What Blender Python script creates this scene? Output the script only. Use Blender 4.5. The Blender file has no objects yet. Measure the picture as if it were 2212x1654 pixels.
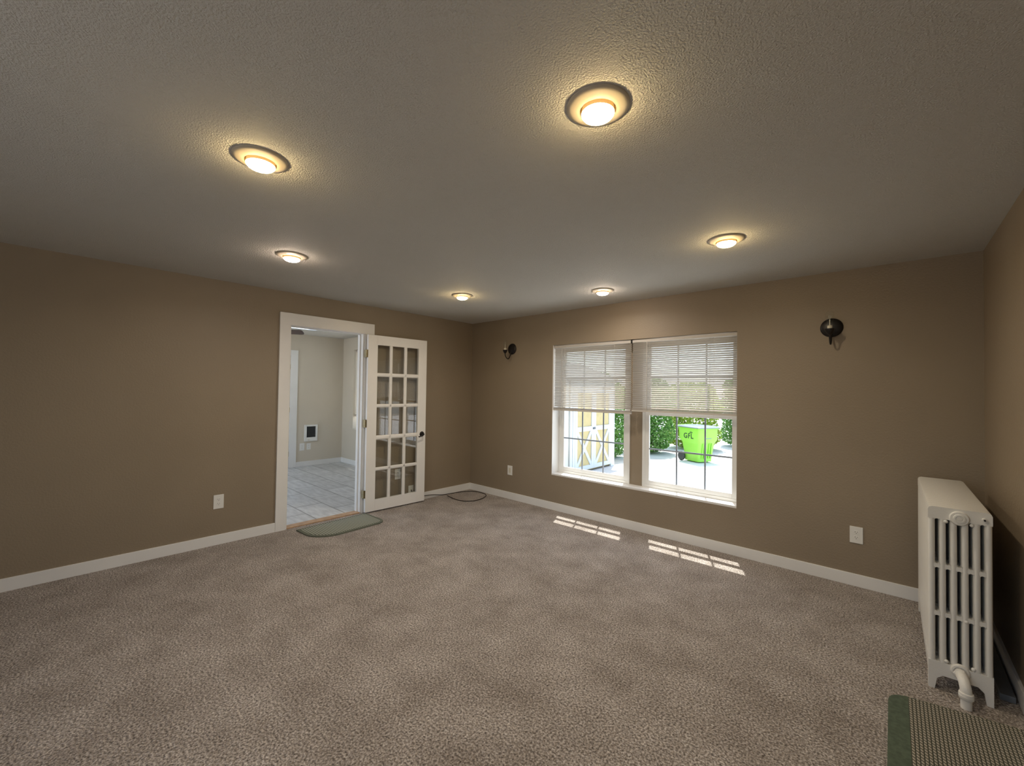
import bpy, bmesh, math, random
from mathutils import Vector, Matrix
random.seed(7)
C = bpy.context.scene.collection
S = bpy.context.scene
PI = math.pi

# ------------------------------------------------------------------ camera
cam_d = bpy.data.cameras.new('camera'); cam = bpy.data.objects.new('camera', cam_d); C.objects.link(cam)
cam_d.sensor_fit = 'HORIZONTAL'; cam_d.sensor_width = 36.0
cam_d.lens = 899.34 * 36.0 / 2212.0
cam_d.clip_start = 0.05; cam_d.clip_end = 300
_r, _u, _f = Vector((0.7404, 0.67201, 0.01446)), Vector((0.00179, -0.02348, 0.99972)), Vector((-0.67216, 0.74017, 0.01859))
_m = Matrix((_r, _u, -_f)).transposed().to_4x4(); _m.translation = Vector((4.594, -4.1675, 1.4553))
cam.matrix_world = _m
S.camera = cam

# ------------------------------------------------------------------ sky, sun, exposure
world = bpy.data.worlds.new('sky'); S.world = world; world.use_nodes = True
wn = world.node_tree; bg = wn.nodes['Background']
sky = wn.nodes.new('ShaderNodeTexSky'); sky.sky_type = 'NISHITA'; sky.sun_disc = False
sky.sun_elevation = math.radians(66); sky.sun_rotation = math.radians(-23); sky.dust_density = 1.5
haze = wn.nodes.new('ShaderNodeMixRGB'); haze.inputs[0].default_value = 0.45; haze.inputs[2].default_value = (2.4, 2.7, 3.05, 1)   # thin bright cloud
wn.links.new(sky.outputs[0], haze.inputs[1]); wn.links.new(haze.outputs[0], bg.inputs[0]); bg.inputs[1].default_value = 0.74
sun_d = bpy.data.lights.new('sun', 'SUN'); sun = bpy.data.objects.new('sun', sun_d); C.objects.link(sun)
sun_d.energy = 10.5; sun_d.angle = math.radians(0.53); sun_d.color = (1.0, 0.97, 0.92)
sun.rotation_euler = Vector((0.42, -1.0, -2.8)).to_track_quat('-Z', 'Y').to_euler()

def portal(name, loc, rot, sx, sy):                 # sampling portals in the openings, some of them added (they give off no light)
    d = bpy.data.lights.new(name, 'AREA'); d.shape = 'RECTANGLE'; d.size = sx; d.size_y = sy
    d.cycles.is_portal = True
    o = bpy.data.objects.new(name, d); C.objects.link(o); o.location = loc; o.rotation_euler = rot
portal('portal_front', (2.53, 0.22, 1.235), (-PI/2, 0, 0), 2.1, 1.6)
portal('portal_side_room', (-2.62, -0.06, 1.44), (-PI/2, 0, 0), 0.9, 1.55)
portal('portal_skylight', (-2.3, -1.77, 2.85), (0, 0, 0), 0.95, 1.3)
portal('portal_added_roof_opening', (-1.82, -3.55, 2.62), (0, 0, 0), 1.9, 1.65)  # over the unseen ceiling opening added for more daylight
portal('portal_back', (3.45, -6.52, 1.45), (PI/2, 0, 0), 2.3, 1.3)
portal('portal_added_side_opening', (-1.9, -4.72, 1.05), (PI/2, 0, 0), 2.95, 2.1)  # at the unseen wide opening added to brighten the side room

S.view_settings.view_transform = 'Standard'; S.view_settings.look = 'None'
S.view_settings.gamma = 1.0; S.view_settings.use_curve_mapping = False
S.view_settings.exposure = 0.0
S.cycles.max_bounces = 10; S.cycles.diffuse_bounces = 6; S.cycles.transparent_max_bounces = 16
S.cycles.caustics_reflective = False; S.cycles.caustics_refractive = False
S.cycles.sample_clamp_indirect = 6.0
LAMP_W = (1.0, 0.74, 0.37); LAMP_P = (1.0, 0.80, 0.64)
LAMP_E = 150.0; BEAM_W = 5.6; BEAM_C = (1.0, 0.95, 0.87)

# ------------------------------------------------------------------ materials
def new_mat(name):
    m = bpy.data.materials.new(name); m.use_nodes = True
    return m, m.node_tree.nodes, m.node_tree.links, m.node_tree.nodes['Principled BSDF']
def N(nodes, kind, **kw):
    n = nodes.new(kind)
    for k, v in kw.items(): setattr(n, k, v)
    return n
def ramp(nodes, stops):
    r = nodes.new('ShaderNodeValToRGB'); e = r.color_ramp.elements
    while len(e) < len(stops): e.new(0.5)
    for i, (p, c) in enumerate(stops): e[i].position = p; e[i].color = (*c, 1)
    return r
def paint(name, col, rough=0.5, var=0.05, vscale=4.0, bump=0.0, bscale=60.0, metallic=0.0, spec=0.5, bdist=0.004, detail=2.0):
    m, n, l, b = new_mat(name)
    tc = N(n, 'ShaderNodeTexCoord')
    nz = N(n, 'ShaderNodeTexNoise'); nz.inputs['Scale'].default_value = vscale; nz.inputs['Detail'].default_value = 3
    l.new(tc.outputs['Object'], nz.inputs['Vector'])
    lo = tuple(max(0, c * (1 - var)) for c in col); hi = tuple(c * (1 + var) for c in col)
    r = ramp(n, [(0.3, lo), (0.7, hi)]); l.new(nz.outputs['Fac'], r.inputs[0]); l.new(r.outputs[0], b.inputs['Base Color'])
    b.inputs['Roughness'].default_value = rough; b.inputs['Metallic'].default_value = metallic
    b.inputs['Specular IOR Level'].default_value = spec
    if bump > 0:
        bn = N(n, 'ShaderNodeTexNoise'); bn.inputs['Scale'].default_value = bscale; bn.inputs['Detail'].default_value = detail
        l.new(tc.outputs['Object'], bn.inputs['Vector'])
        bp = N(n, 'ShaderNodeBump'); bp.inputs['Strength'].default_value = bump; bp.inputs['Distance'].default_value = bdist
        l.new(bn.outputs['Fac'], bp.inputs['Height']); l.new(bp.outputs[0], b.inputs['Normal'])
    return m

M = {}
M['wall'] = paint('tan_wall_paint', (0.272, 0.215, 0.148), 0.55, 0.04, 1.5, 0.4, 75, bdist=0.005)
M['ceiling'] = paint('textured_ceiling_paint', (0.60, 0.585, 0.535), 0.8, 0.02, 1.0, 1.0, 150, bdist=0.008, detail=3, spec=0.2)
M['white'] = paint('white_trim_paint', (0.80, 0.79, 0.765), 0.35, 0.03, 3.0, 0.05, 30)
M['door_white'] = paint('white_door_paint', (0.82, 0.80, 0.765), 0.4, 0.03, 3.0)
M['vinyl'] = paint('white_vinyl', (0.78, 0.78, 0.76), 0.35, 0.02, 3.0)
M['muntin'] = paint('grey_muntin', (0.30, 0.34, 0.40), 0.4, 0.02)
M['iron'] = paint('oil_rubbed_bronze', (0.012, 0.009, 0.008), 0.4, 0.2, 20, metallic=0.3)
M['brass'] = paint('worn_brass', (0.42, 0.36, 0.22), 0.35, 0.15, 60, metallic=0.8)
M['cord'] = paint('dark_cord_rubber', (0.022, 0.014, 0.010), 0.5, 0.1)
M['plate'] = paint('white_outlet_plastic', (0.78, 0.77, 0.73), 0.3, 0.01)
M['slot'] = paint('outlet_slot_shadow_plastic', (0.03, 0.025, 0.02), 0.6, 0.01)
M['radiator'] = paint('radiator_enamel', (0.78, 0.765, 0.72), 0.38, 0.03, 8, 0.35, 140, bdist=0.002)
M['ceramic'] = paint('cream_socket', (0.66, 0.62, 0.50), 0.5, 0.02)
M['bulb_glass'] = paint('amber_bulb_neck', (0.75, 0.58, 0.32), 0.4, 0.02)
_nb = M['bulb_glass'].node_tree.nodes['Principled BSDF']; _nb.inputs['Emission Color'].default_value = (1.0, 0.50, 0.12, 1); _nb.inputs['Emission Strength'].default_value = 0.7   # lit from inside
M['trim_cream'] = paint('cream_light_trim', (0.50, 0.44, 0.33), 0.5, 0.03)
M['plank'] = paint('grey_plank_paint', (0.13, 0.14, 0.15), 0.5, 0.15, 9)
M['oak'] = paint('oak_threshold', (0.42, 0.27, 0.16), 0.45, 0.2, 14)
M['fan'] = paint('brown_fan_blade', (0.085, 0.055, 0.042), 0.45, 0.15, 10)
M['grille'] = paint('dark_heater_grille', (0.055, 0.055, 0.055), 0.5, 0.1)
M['sidewall'] = paint('brightened_tan_wall_paint', (0.62, 0.56, 0.46), 0.6, 0.03, 1.5, 0.2, 70, bdist=0.003)  # same tan paint as the main room, stronger daylight put into its colour
M['bin'] = paint('lime_green_plastic', (0.26, 0.62, 0.06), 0.45, 0.04, 3)
M['lid'] = paint('grey_bin_lid_plastic', (0.15, 0.18, 0.20), 0.35, 0.04, 3)
M['tyre'] = paint('black_wheel_rubber', (0.035, 0.037, 0.04), 0.6, 0.1)
M['logo'] = paint('dark_green_print', (0.012, 0.05, 0.02), 0.6, 0.02)
M['shed_panel'] = paint('yellow_shed_panel', (0.50, 0.40, 0.19), 0.7, 0.08, 8)
M['shed_trim'] = paint('white_shed_trim', (0.56, 0.60, 0.63), 0.6, 0.03, 5)
M['roof'] = paint('asphalt_roof', (0.30, 0.29, 0.27), 0.9, 0.2, 30)
M['bark'] = paint('hedge_bark', (0.12, 0.09, 0.06), 0.9, 0.3, 30)
M['yellow_siding'] = paint('yellow_siding', (0.78, 0.62, 0.22), 0.7, 0.05, 4)

def two_tone_brick(name, c1, c2, mortar, w, h, m_size, offset=0.5, rot=0.0, rough=0.4, loc=(0, 0, 0)):
    m, n, l, b = new_mat(name)
    tc = N(n, 'ShaderNodeTexCoord'); mp = N(n, 'ShaderNodeMapping'); l.new(tc.outputs['Object'], mp.inputs[0])
    mp.inputs['Rotation'].default_value = (0, 0, rot); mp.inputs['Location'].default_value = loc
    br = N(n, 'ShaderNodeTexBrick', offset=offset); l.new(mp.outputs[0], br.inputs['Vector'])
    br.inputs['Color1'].default_value = (*c1, 1); br.inputs['Color2'].default_value = (*c2, 1); br.inputs['Mortar'].default_value = (*mortar, 1)
    br.inputs['Scale'].default_value = 1.0; br.inputs['Mortar Size'].default_value = m_size
    br.inputs['Brick Width'].default_value = w; br.inputs['Row Height'].default_value = h
    nz = N(n, 'ShaderNodeTexNoise'); nz.inputs['Scale'].default_value = 5; nz.inputs['Detail'].default_value = 6
    mp2 = N(n, 'ShaderNodeMapping'); mp2.inputs['Scale'].default_value = (1, 4, 1); l.new(tc.outputs['Object'], mp2.inputs[0]); l.new(mp2.outputs[0], nz.inputs['Vector'])
    r = ramp(n, [(0.3, (0.80, 0.80, 0.80)), (0.7, (1.15, 1.15, 1.15))]); l.new(nz.outputs['Fac'], r.inputs[0])
    mx = N(n, 'ShaderNodeMixRGB', blend_type='MULTIPLY'); mx.inputs[0].default_value = 1
    l.new(br.outputs['Color'], mx.inputs[1]); l.new(r.outputs[0], mx.inputs[2]); l.new(mx.outputs[0], b.inputs['Base Color'])
    b.inputs['Roughness'].default_value = rough
    bp = N(n, 'ShaderNodeBump'); bp.inputs['Strength'].default_value = 0.3; bp.inputs['Distance'].default_value = 0.003; bp.invert = True
    l.new(br.outputs['Fac'], bp.inputs['Height']); l.new(bp.outputs[0], b.inputs['Normal'])
    return m
M['tile'] = two_tone_brick('grey_floor_tile', (0.50, 0.505, 0.50), (0.57, 0.575, 0.57), (0.20, 0.20, 0.20), 0.65, 0.327, 0.006, 0.5, loc=(0.42, 0.207, 0))

def make_carpet():
    m, n, l, b = new_mat('frieze_carpet')
    tc = N(n, 'ShaderNodeTexCoord')
    n1 = N(n, 'ShaderNodeTexNoise'); n1.inputs['Scale'].default_value = 105; n1.inputs['Detail'].default_value = 4; n1.inputs['Roughness'].default_value = 0.7
    n2 = N(n, 'ShaderNodeTexNoise'); n2.inputs['Scale'].default_value = 3.5; n2.inputs['Detail'].default_value = 5; n2.inputs['Roughness'].default_value = 0.65
    n3 = N(n, 'ShaderNodeTexVoronoi'); n3.inputs['Scale'].default_value = 95
    for q in (n1, n2, n3): l.new(tc.outputs['Object'], q.inputs['Vector'])
    r1 = ramp(n, [(0.35, (0.085, 0.069, 0.060)), (0.5, (0.40, 0.346, 0.302)), (0.63, (0.76, 0.70, 0.655))]); l.new(n1.outputs['Fac'], r1.inputs[0])
    r2 = ramp(n, [(0.32, (0.74, 0.71, 0.68)), (0.68, (1.14, 1.14, 1.14))]); l.new(n2.outputs['Fac'], r2.inputs[0])
    mx = N(n, 'ShaderNodeMixRGB', blend_type='MULTIPLY'); mx.inputs[0].default_value = 1
    l.new(r1.outputs[0], mx.inputs[1]); l.new(r2.outputs[0], mx.inputs[2]); l.new(mx.outputs[0], b.inputs['Base Color'])
    b.inputs['Roughness'].default_value = 1.0; b.inputs['Specular IOR Level'].default_value = 0.05
    b.inputs['Sheen Weight'].default_value = 0.15
    ad = N(n, 'ShaderNodeMath', operation='SUBTRACT'); l.new(n1.outputs['Fac'], ad.inputs[0]); l.new(n3.outputs['Distance'], ad.inputs[1])
    bp = N(n, 'ShaderNodeBump'); bp.inputs['Strength'].default_value = 0.9; bp.inputs['Distance'].default_value = 0.012
    l.new(ad.outputs[0], bp.inputs['Height']); l.new(bp.outputs[0], b.inputs['Normal'])
    return m
M['carpet'] = make_carpet()

def make_concrete():
    m, n, l, b = new_mat('pale_concrete')
    tc = N(n, 'ShaderNodeTexCoord')
    nz = N(n, 'ShaderNodeTexNoise'); nz.inputs['Scale'].default_value = 1.2; nz.inputs['Detail'].default_value = 8
    l.new(tc.outputs['Object'], nz.inputs['Vector'])
    r = ramp(n, [(0.3, (0.52, 0.51, 0.49)), (0.7, (0.66, 0.65, 0.63))]); l.new(nz.outputs['Fac'], r.inputs[0])
    l.new(r.outputs[0], b.inputs['Base Color']); b.inputs['Roughness'].default_value = 0.9
    return m
M['concrete'] = make_concrete()

def make_glass(name='clear_glass', ior=1.55, tint=(0.97, 0.985, 0.98)):
    m = bpy.data.materials.new(name); m.use_nodes = True; n = m.node_tree.nodes; l = m.node_tree.links; n.clear()
    o = N(n, 'ShaderNodeOutputMaterial'); mx = N(n, 'ShaderNodeMixShader'); t = N(n, 'ShaderNodeBsdfTransparent'); g = N(n, 'ShaderNodeBsdfGlossy')
    f = N(n, 'ShaderNodeFresnel'); f.inputs['IOR'].default_value = ior
    ge = N(n, 'ShaderNodeNewGeometry'); mp = N(n, 'ShaderNodeMath', operation='MULTIPLY'); inv = N(n, 'ShaderNodeMath', operation='SUBTRACT')
    inv.inputs[0].default_value = 1.0; l.new(ge.outputs['Backfacing'], inv.inputs[1])
    l.new(f.outputs[0], mp.inputs[0]); l.new(inv.outputs[0], mp.inputs[1])     # reflect at the front faces of the pane
    t.inputs[0].default_value = (*tint, 1); g.inputs['Roughness'].default_value = 0.0
    l.new(mp.outputs[0], mx.inputs[0]); l.new(t.outputs[0], mx.inputs[1]); l.new(g.outputs[0], mx.inputs[2]); l.new(mx.outputs[0], o.inputs[0])
    return m
M['glass'] = make_glass()
M['door_glass'] = make_glass('door_glass', 1.85)
def make_lamp(name, col, e):
    m, n, l, b = new_mat(name)
    b.inputs['Base Color'].default_value = (0.8, 0.8, 0.8, 1); b.inputs['Emission Color'].default_value = (*col, 1); b.inputs['Emission Strength'].default_value = e
    return m
M['lamp_warm'] = make_lamp('lit_bulb_warm', LAMP_W, LAMP_E)
M['lamp_pink'] = make_lamp('lit_bulb_rosy', LAMP_P, LAMP_E * 0.9)
def make_blind():
    m = bpy.data.materials.new('blind_vinyl'); m.use_nodes = True; n = m.node_tree.nodes; l = m.node_tree.links; b = n['Principled BSDF']
    b.inputs['Base Color'].default_value = (0.66, 0.62, 0.565, 1); b.inputs['Roughness'].default_value = 0.45
    t = N(n, 'ShaderNodeBsdfTranslucent'); t.inputs[0].default_value = (0.75, 0.68, 0.58, 1)
    mx = N(n, 'ShaderNodeMixShader'); mx.inputs[0].default_value = 0.30
    o = n['Material Output']; l.new(b.outputs[0], mx.inputs[1]); l.new(t.outputs[0], mx.inputs[2]); l.new(mx.outputs[0], o.inputs[0])
    return m
M['blind'] = make_blind()
def make_diffuser():
    m = bpy.data.materials.new('added_skylight_diffuser'); m.use_nodes = True; n = m.node_tree.nodes; l = m.node_tree.links; b = n['Principled BSDF']
    b.inputs['Base Color'].default_value = (0.85, 0.85, 0.85, 1)
    t = N(n, 'ShaderNodeBsdfTranslucent'); t.inputs[0].default_value = (0.92, 0.92, 0.90, 1)
    mx = N(n, 'ShaderNodeMixShader'); mx.inputs[0].default_value = 0.85
    o = n['Material Output']; l.new(b.outputs[0], mx.inputs[1]); l.new(t.outputs[0], mx.inputs[2]); l.new(mx.outputs[0], o.inputs[0])
    return m
M['added_diffuser'] = make_diffuser()
def make_leaf(name, col, col2):
    m = bpy.data.materials.new(name); m.use_nodes = True; n = m.node_tree.nodes; l = m.node_tree.links; b = n['Principled BSDF']
    tc = N(n, 'ShaderNodeTexCoord'); nz = N(n, 'ShaderNodeTexNoise'); nz.inputs['Scale'].default_value = 9; l.new(tc.outputs['Object'], nz.inputs['Vector'])
    r = ramp(n, [(0.35, col), (0.65, col2)]); l.new(nz.outputs['Fac'], r.inputs[0]); l.new(r.outputs[0], b.inputs['Base Color'])
    b.inputs['Roughness'].default_value = 0.45
    t = N(n, 'ShaderNodeBsdfTranslucent'); l.new(r.outputs[0], t.inputs[0])
    mx = N(n, 'ShaderNodeMixShader'); mx.inputs[0].default_value = 0.35
    o = n['Material Output']; l.new(b.outputs[0], mx.inputs[1]); l.new(t.outputs[0], mx.inputs[2]); l.new(mx.outputs[0], o.inputs[0])
    return m
M['leaf'] = make_leaf('hedge_leaf', (0.10, 0.26, 0.06), (0.26, 0.46, 0.12))
M['leaf_y'] = make_leaf('yellow_green_leaf', (0.22, 0.40, 0.05), (0.50, 0.58, 0.10))
def make_weave():
    m, n, l, b = new_mat('woven_mat')
    tc = N(n, 'ShaderNodeTexCoord'); mp = N(n, 'ShaderNodeMapping'); l.new(tc.outputs['Object'], mp.inputs[0])
    sx = N(n, 'ShaderNodeSeparateXYZ'); l.new(mp.outputs[0], sx.inputs[0])
    def wave(out, period, phase_src=None, k=0):
        a = N(n, 'ShaderNodeMath', operation='MULTIPLY'); a.inputs[1].default_value = 2 * PI / period; l.new(out, a.inputs[0])
        src = a.outputs[0]
        if phase_src is not None:
            p = N(n, 'ShaderNodeMath', operation='MULTIPLY_ADD'); p.inputs[1].default_value = k; l.new(phase_src, p.inputs[0]); l.new(src, p.inputs[2]); src = p.outputs[0]
        s = N(n, 'ShaderNodeMath', operation='SINE'); l.new(src, s.inputs[0]); return s.outputs[0]
    wx = wave(sx.outputs['X'], 0.0128); wy = wave(sx.outputs['Y'], 0.0190, sx.outputs['X'], 245)
    a = N(n, 'ShaderNodeMath', operation='MINIMUM'); l.new(wx, a.inputs[0]); l.new(wy, a.inputs[1])
    r = ramp(n, [(0.25, (0.05, 0.050, 0.033)), (0.55, (0.40, 0.36, 0.29))])
    s = N(n, 'ShaderNodeMath', operation='MULTIPLY_ADD'); s.inputs[1].default_value = 0.5; s.inputs[2].default_value = 0.62
    l.new(a.outputs[0], s.inputs[0]); l.new(s.outputs[0], r.inputs[0]); l.new(r.outputs[0], b.inputs['Base Color']); b.inputs['Roughness'].default_value = 0.95
    bp = N(n, 'ShaderNodeBump'); bp.inputs['Strength'].default_value = 0.6; bp.inputs['Distance'].default_value = 0.004
    l.new(s.outputs[0], bp.inputs['Height']); l.new(bp.outputs[0], b.inputs['Normal'])
    return m
M['weave'] = make_weave()
def make_stripe():
    m, n, l, b = new_mat('striped_mat')
    tc = N(n, 'ShaderNodeTexCoord'); sx = N(n, 'ShaderNodeSeparateXYZ'); l.new(tc.outputs['Object'], sx.inputs[0])
    a = N(n, 'ShaderNodeMath', operation='MULTIPLY'); a.inputs[1].default_value = 2 * PI / 0.0235; l.new(sx.outputs['Y'], a.inputs[0])
    s = N(n, 'ShaderNodeMath', operation='SINE'); l.new(a.outputs[0], s.inputs[0])
    q = N(n, 'ShaderNodeMath', operation='MULTIPLY_ADD'); q.inputs[1].default_value = 0.5; q.inputs[2].default_value = 0.5; l.new(s.outputs[0], q.inputs[0])
    r = ramp(n, [(0.4, (0.13, 0.14, 0.11)), (0.7, (0.36, 0.37, 0.30))]); l.new(q.outputs[0], r.inputs[0])
    l.new(r.outputs[0], b.inputs['Base Color']); b.inputs['Roughness'].default_value = 0.95
    bp = N(n, 'ShaderNodeBump'); bp.inputs['Strength'].default_value = 0.5; bp.inputs['Distance'].default_value = 0.004
    l.new(q.outputs[0], bp.inputs['Height']); l.new(bp.outputs[0], b.inputs['Normal'])
    return m
M['stripe'] = make_stripe()
M['mat_border'] = paint('green_mat_border', (0.075, 0.10, 0.065), 0.95, 0.2, 60)
M['mat_edge'] = paint('grey_green_mat_edge', (0.13, 0.14, 0.105), 0.95, 0.15, 60)

# ------------------------------------------------------------------ mesh helpers
def BM(): return bmesh.new()
def box(bm, x0, x1, y0, y1, z0, z1, bev=0.0):
    vs = [bm.verts.new((x, y, z)) for x in (x0, x1) for y in (y0, y1) for z in (z0, z1)]
    fs = [bm.faces.new([vs[i] for i in f]) for f in ((0, 1, 3, 2), (4, 6, 7, 5), (0, 4, 5, 1), (2, 3, 7, 6), (0, 2, 6, 4), (1, 5, 7, 3))]
    if bev > 0:
        es = list({e for f in fs for e in f.edges})
        bmesh.ops.bevel(bm, geom=es, offset=bev, segments=2, affect='EDGES', profile=0.5)
def lathe(bm, prof, origin=(0, 0, 0), axis='Z', n=32):
    """prof: list of (radius, height); closes to a point where radius is 0"""
    def P(r, h, a):
        c, s = r * math.cos(a), r * math.sin(a)
        v = {'Z': (c, s, h), 'Y': (c, h, s), 'X': (h, c, s)}[axis]
        return (origin[0] + v[0], origin[1] + v[1], origin[2] + v[2])
    rings = []
    for r, h in prof:
        rings.append([bm.verts.new(P(0, h, 0))] if r < 1e-6 else [bm.verts.new(P(r, h, 2 * PI * k / n)) for k in range(n)])
    for A, B in zip(rings, rings[1:]):
        for k in range(n):
            k2 = (k + 1) % n
            if len(A) == 1 and len(B) == 1: continue
            if len(A) == 1: bm.faces.new((A[0], B[k], B[k2]))
            elif len(B) == 1: bm.faces.new((A[k], A[k2], B[0]))
            else: bm.faces.new((A[k], A[k2], B[k2], B[k]))
    bmesh.ops.recalc_face_normals(bm, faces=bm.faces[:])
def tube(bm, pts, rad, n=10, caps=True):
    pts = [Vector(p) for p in pts]; rings = []
    up = Vector((0, 0, 1)); prev = None
    for i, p in enumerate(pts):
        t = (pts[min(i + 1, len(pts) - 1)] - pts[max(i - 1, 0)]).normalized()
        if prev is None:
            a = t.cross(up if abs(t.z) < 0.9 else Vector((1, 0, 0))).normalized()
        else:
            a = (prev - t * prev.dot(t)).normalized()
        prev = a; b = t.cross(a)
        r = rad[i] if isinstance(rad, (list, tuple)) else rad
        rings.append([bm.verts.new(p + (a * math.cos(2 * PI * k / n) + b * math.sin(2 * PI * k / n)) * r) for k in range(n)])
    for A, B in zip(rings, rings[1:]):
        for k in range(n): bm.faces.new((A[k], A[(k + 1) % n], B[(k + 1) % n], B[k]))
    if caps: bm.faces.new(rings[0][::-1]); bm.faces.new(rings[-1])
    bmesh.ops.recalc_face_normals(bm, faces=bm.faces[:])
def smooth_path(pts, sub=8):
    pts = [Vector(p) for p in pts]; out = []
    for i in range(len(pts) - 1):
        p0, p1, p2, p3 = pts[max(i - 1, 0)], pts[i], pts[i + 1], pts[min(i + 2, len(pts) - 1)]
        for k in range(sub):
            t = k / sub
            out.append(0.5 * ((2 * p1) + (p2 - p0) * t + (2 * p0 - 5 * p1 + 4 * p2 - p3) * t * t + (3 * p1 - p0 - 3 * p2 + p3) * t ** 3))
    out.append(pts[-1]); return out
def prism(bm, poly, z0, z1):
    lo = [bm.verts.new((x, y, z0)) for x, y in poly]; hi = [bm.verts.new((x, y, z1)) for x, y in poly]
    n = len(poly)
    bm.faces.new(lo[::-1]); bm.faces.new(hi)
    for k in range(n): bm.faces.new((lo[k], lo[(k + 1) % n], hi[(k + 1) % n], hi[k]))
    bmesh.ops.recalc_face_normals(bm, faces=bm.faces[:])
def prism_axis(bm, poly, a0, a1, axis):
    """poly in the plane across `axis` ('X': (y,z), 'Y': (x,z))"""
    f = (lambda u, v, w: (w, u, v)) if axis == 'X' else (lambda u, v, w: (u, w, v))
    lo = [bm.verts.new(f(u, v, a0)) for u, v in poly]; hi = [bm.verts.new(f(u, v, a1)) for u, v in poly]; n = len(poly)
    bm.faces.new(lo[::-1]); bm.faces.new(hi)
    for k in range(n): bm.faces.new((lo[k], lo[(k + 1) % n], hi[(k + 1) % n], hi[k]))
    bmesh.ops.recalc_face_normals(bm, faces=bm.faces[:])

def obj(name, bm, mat, parent=None, smooth=False, loc=None):
    me = bpy.data.meshes.new(name); bm.to_mesh(me); bm.free()
    me.materials.append(mat if not isinstance(mat, str) else M[mat])
    if smooth:
        me.polygons.foreach_set('use_smooth', [True] * len(me.polygons))
        try: me.set_sharp_from_angle(angle=math.radians(40))
        except Exception: pass
    o = bpy.data.objects.new(name, me); C.objects.link(o)
    if parent: o.parent = parent
    if loc: o.location = loc
    return o
def tag(o, label, cat, group=None, kind=None):
    o['label'] = label; o['category'] = cat
    if group: o['group'] = group
    if kind: o['kind'] = kind
    return o
def thing(name, label, cat, loc=(0, 0, 0), rotz=0.0, group=None, kind=None):
    o = bpy.data.objects.new(name, None); C.objects.link(o); o.location = loc; o.rotation_euler = (0, 0, rotz)
    o.empty_display_size = 0.1
    return tag(o, label, cat, group, kind)
def struct(name, bm, mat, label, cat):
    return tag(obj(name, bm, mat), label, cat, kind='structure')
def copy_tree(o, parent=None):
    c = o.copy(); C.objects.link(c)
    if parent: c.parent = parent
    for ch in [q for q in bpy.data.objects if q.parent == o]: copy_tree(ch, c)
    return c
def simple(fn, *a, **k):
    bm = BM(); fn(bm, *a, **k); return bm

# ================================================================== ROOM SHELL
W = 5.06; H = 2.44; YB = -6.35
DL0, DL1, DH = -2.537, -1.71, 2.100          # doorway in the left wall
WX0, WX1, WZ0, WZ1 = 1.49, 3.566, 0.443, 2.026   # window opening
SX, SY, SYB = -3.484, -0.288, -4.6           # side room far wall, right wall, near wall

struct('floor', simple(box, 0, W, YB, 0, -0.12, 0), 'carpet', 'speckled grey-beige cut pile carpet across the main room', 'carpet')
bm = BM(); box(bm, -0.12, W + 0.2, YB - 0.2, 0.2, H, H + 0.15)
struct('ceiling', bm, 'ceiling', 'off-white stippled ceiling over the carpeted room with six round lights', 'ceiling')
bm = BM()
box(bm, -0.12, 0, YB, DL0, -0.12, H); box(bm, -0.12, 0, DL1, 0.2, -0.12, H); box(bm, -0.12, 0, DL0, DL1, DH, H)
struct('wall_left', bm, 'wall', 'tan wall with the doorway and open glazed door', 'wall')
bm = BM()
box(bm, -0.12, WX0, 0, 0.2, -0.5, H); box(bm, WX1, W + 0.2, 0, 0.2, -0.5, H)
box(bm, WX0, WX1, 0, 0.2, WZ1, H); box(bm, WX0, WX1, 0, 0.2, -0.5, WZ0 - 0.02)
box(bm, 2.458, 2.605, 0.15, 0.2, WZ0, WZ1)
struct('wall_front', bm, 'wall', 'tan wall holding the double window and two wall sconces', 'wall')
struct('wall_right', simple(box, W, W + 0.2, YB - 0.2, 0, -0.12, H), 'wall', 'tan wall behind the white radiator at the right edge', 'wall')
bm = BM(); BX0, BX1, BZ0, BZ1 = 2.3, 4.6, 0.8, 2.1
box(bm, -0.12, BX0, YB - 0.2, YB, -0.12, H); box(bm, BX1, W, YB - 0.2, YB, -0.12, H)
box(bm, BX0, BX1, YB - 0.2, YB, -0.12, BZ0); box(bm, BX0, BX1, YB - 0.2, YB, BZ1, H)
struct('wall_back', bm, 'wall', 'tan wall behind the viewpoint with one wide window opening', 'wall')
BH = 0.092
struct('baseboard_left', simple(box, 0, 0.014, YB, DL0 - 0.1, 0, BH, 0.002), 'white', 'white baseboard along the left wall up to the door casing', 'baseboard')
struct('baseboard_corner', simple(box, 0, 0.014, DL1 + 0.12, -0.014, 0, BH, 0.002), 'white', 'short white baseboard behind the open glazed door', 'baseboard')
struct('baseboard_front', simple(box, 0, W, -0.014, 0, 0, BH, 0.002), 'white', 'white baseboard below the double window', 'baseboard')
struct('baseboard_right', simple(box, W - 0.014, W, YB, -0.014, 0, BH, 0.002), 'white', 'white baseboard on the right wall behind the radiator', 'baseboard')

# doorway casing, jamb, threshold
bm = BM()
box(bm, 0, 0.018, DL0 - 0.1, DL0, 0, DH + 0.125, 0.002); box(bm, 0, 0.018, DL1, DL1 + 0.118, 0, DH, 0.002)
box(bm, 0, 0.0185, DL0 - 0.0995, DL1 + 0.118, DH, DH + 0.125, 0.002)
struct('trim_1', bm, 'white', 'flat white casing around the doorway to the tiled room', 'trim')
bm = BM()
box(bm, -0.125, 0.004, DL1 - 0.018, DL1 + 0.002, 0, DH, 0.001); box(bm, -0.125, 0.004, DL0 - 0.002, DL0 + 0.012, 0, DH, 0.001)
box(bm, -0.125, 0.004, DL0, DL1, DH - 0.003, DH + 0.002, 0.0005)
box(bm, -0.085, -0.05, DL1 - 0.032, DL1 - 0.016, 0, DH - 0.01, 0.001); box(bm, -0.085, -0.05, DL0 + 0.01, DL0 + 0.024, 0, DH - 0.01, 0.001)
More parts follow.
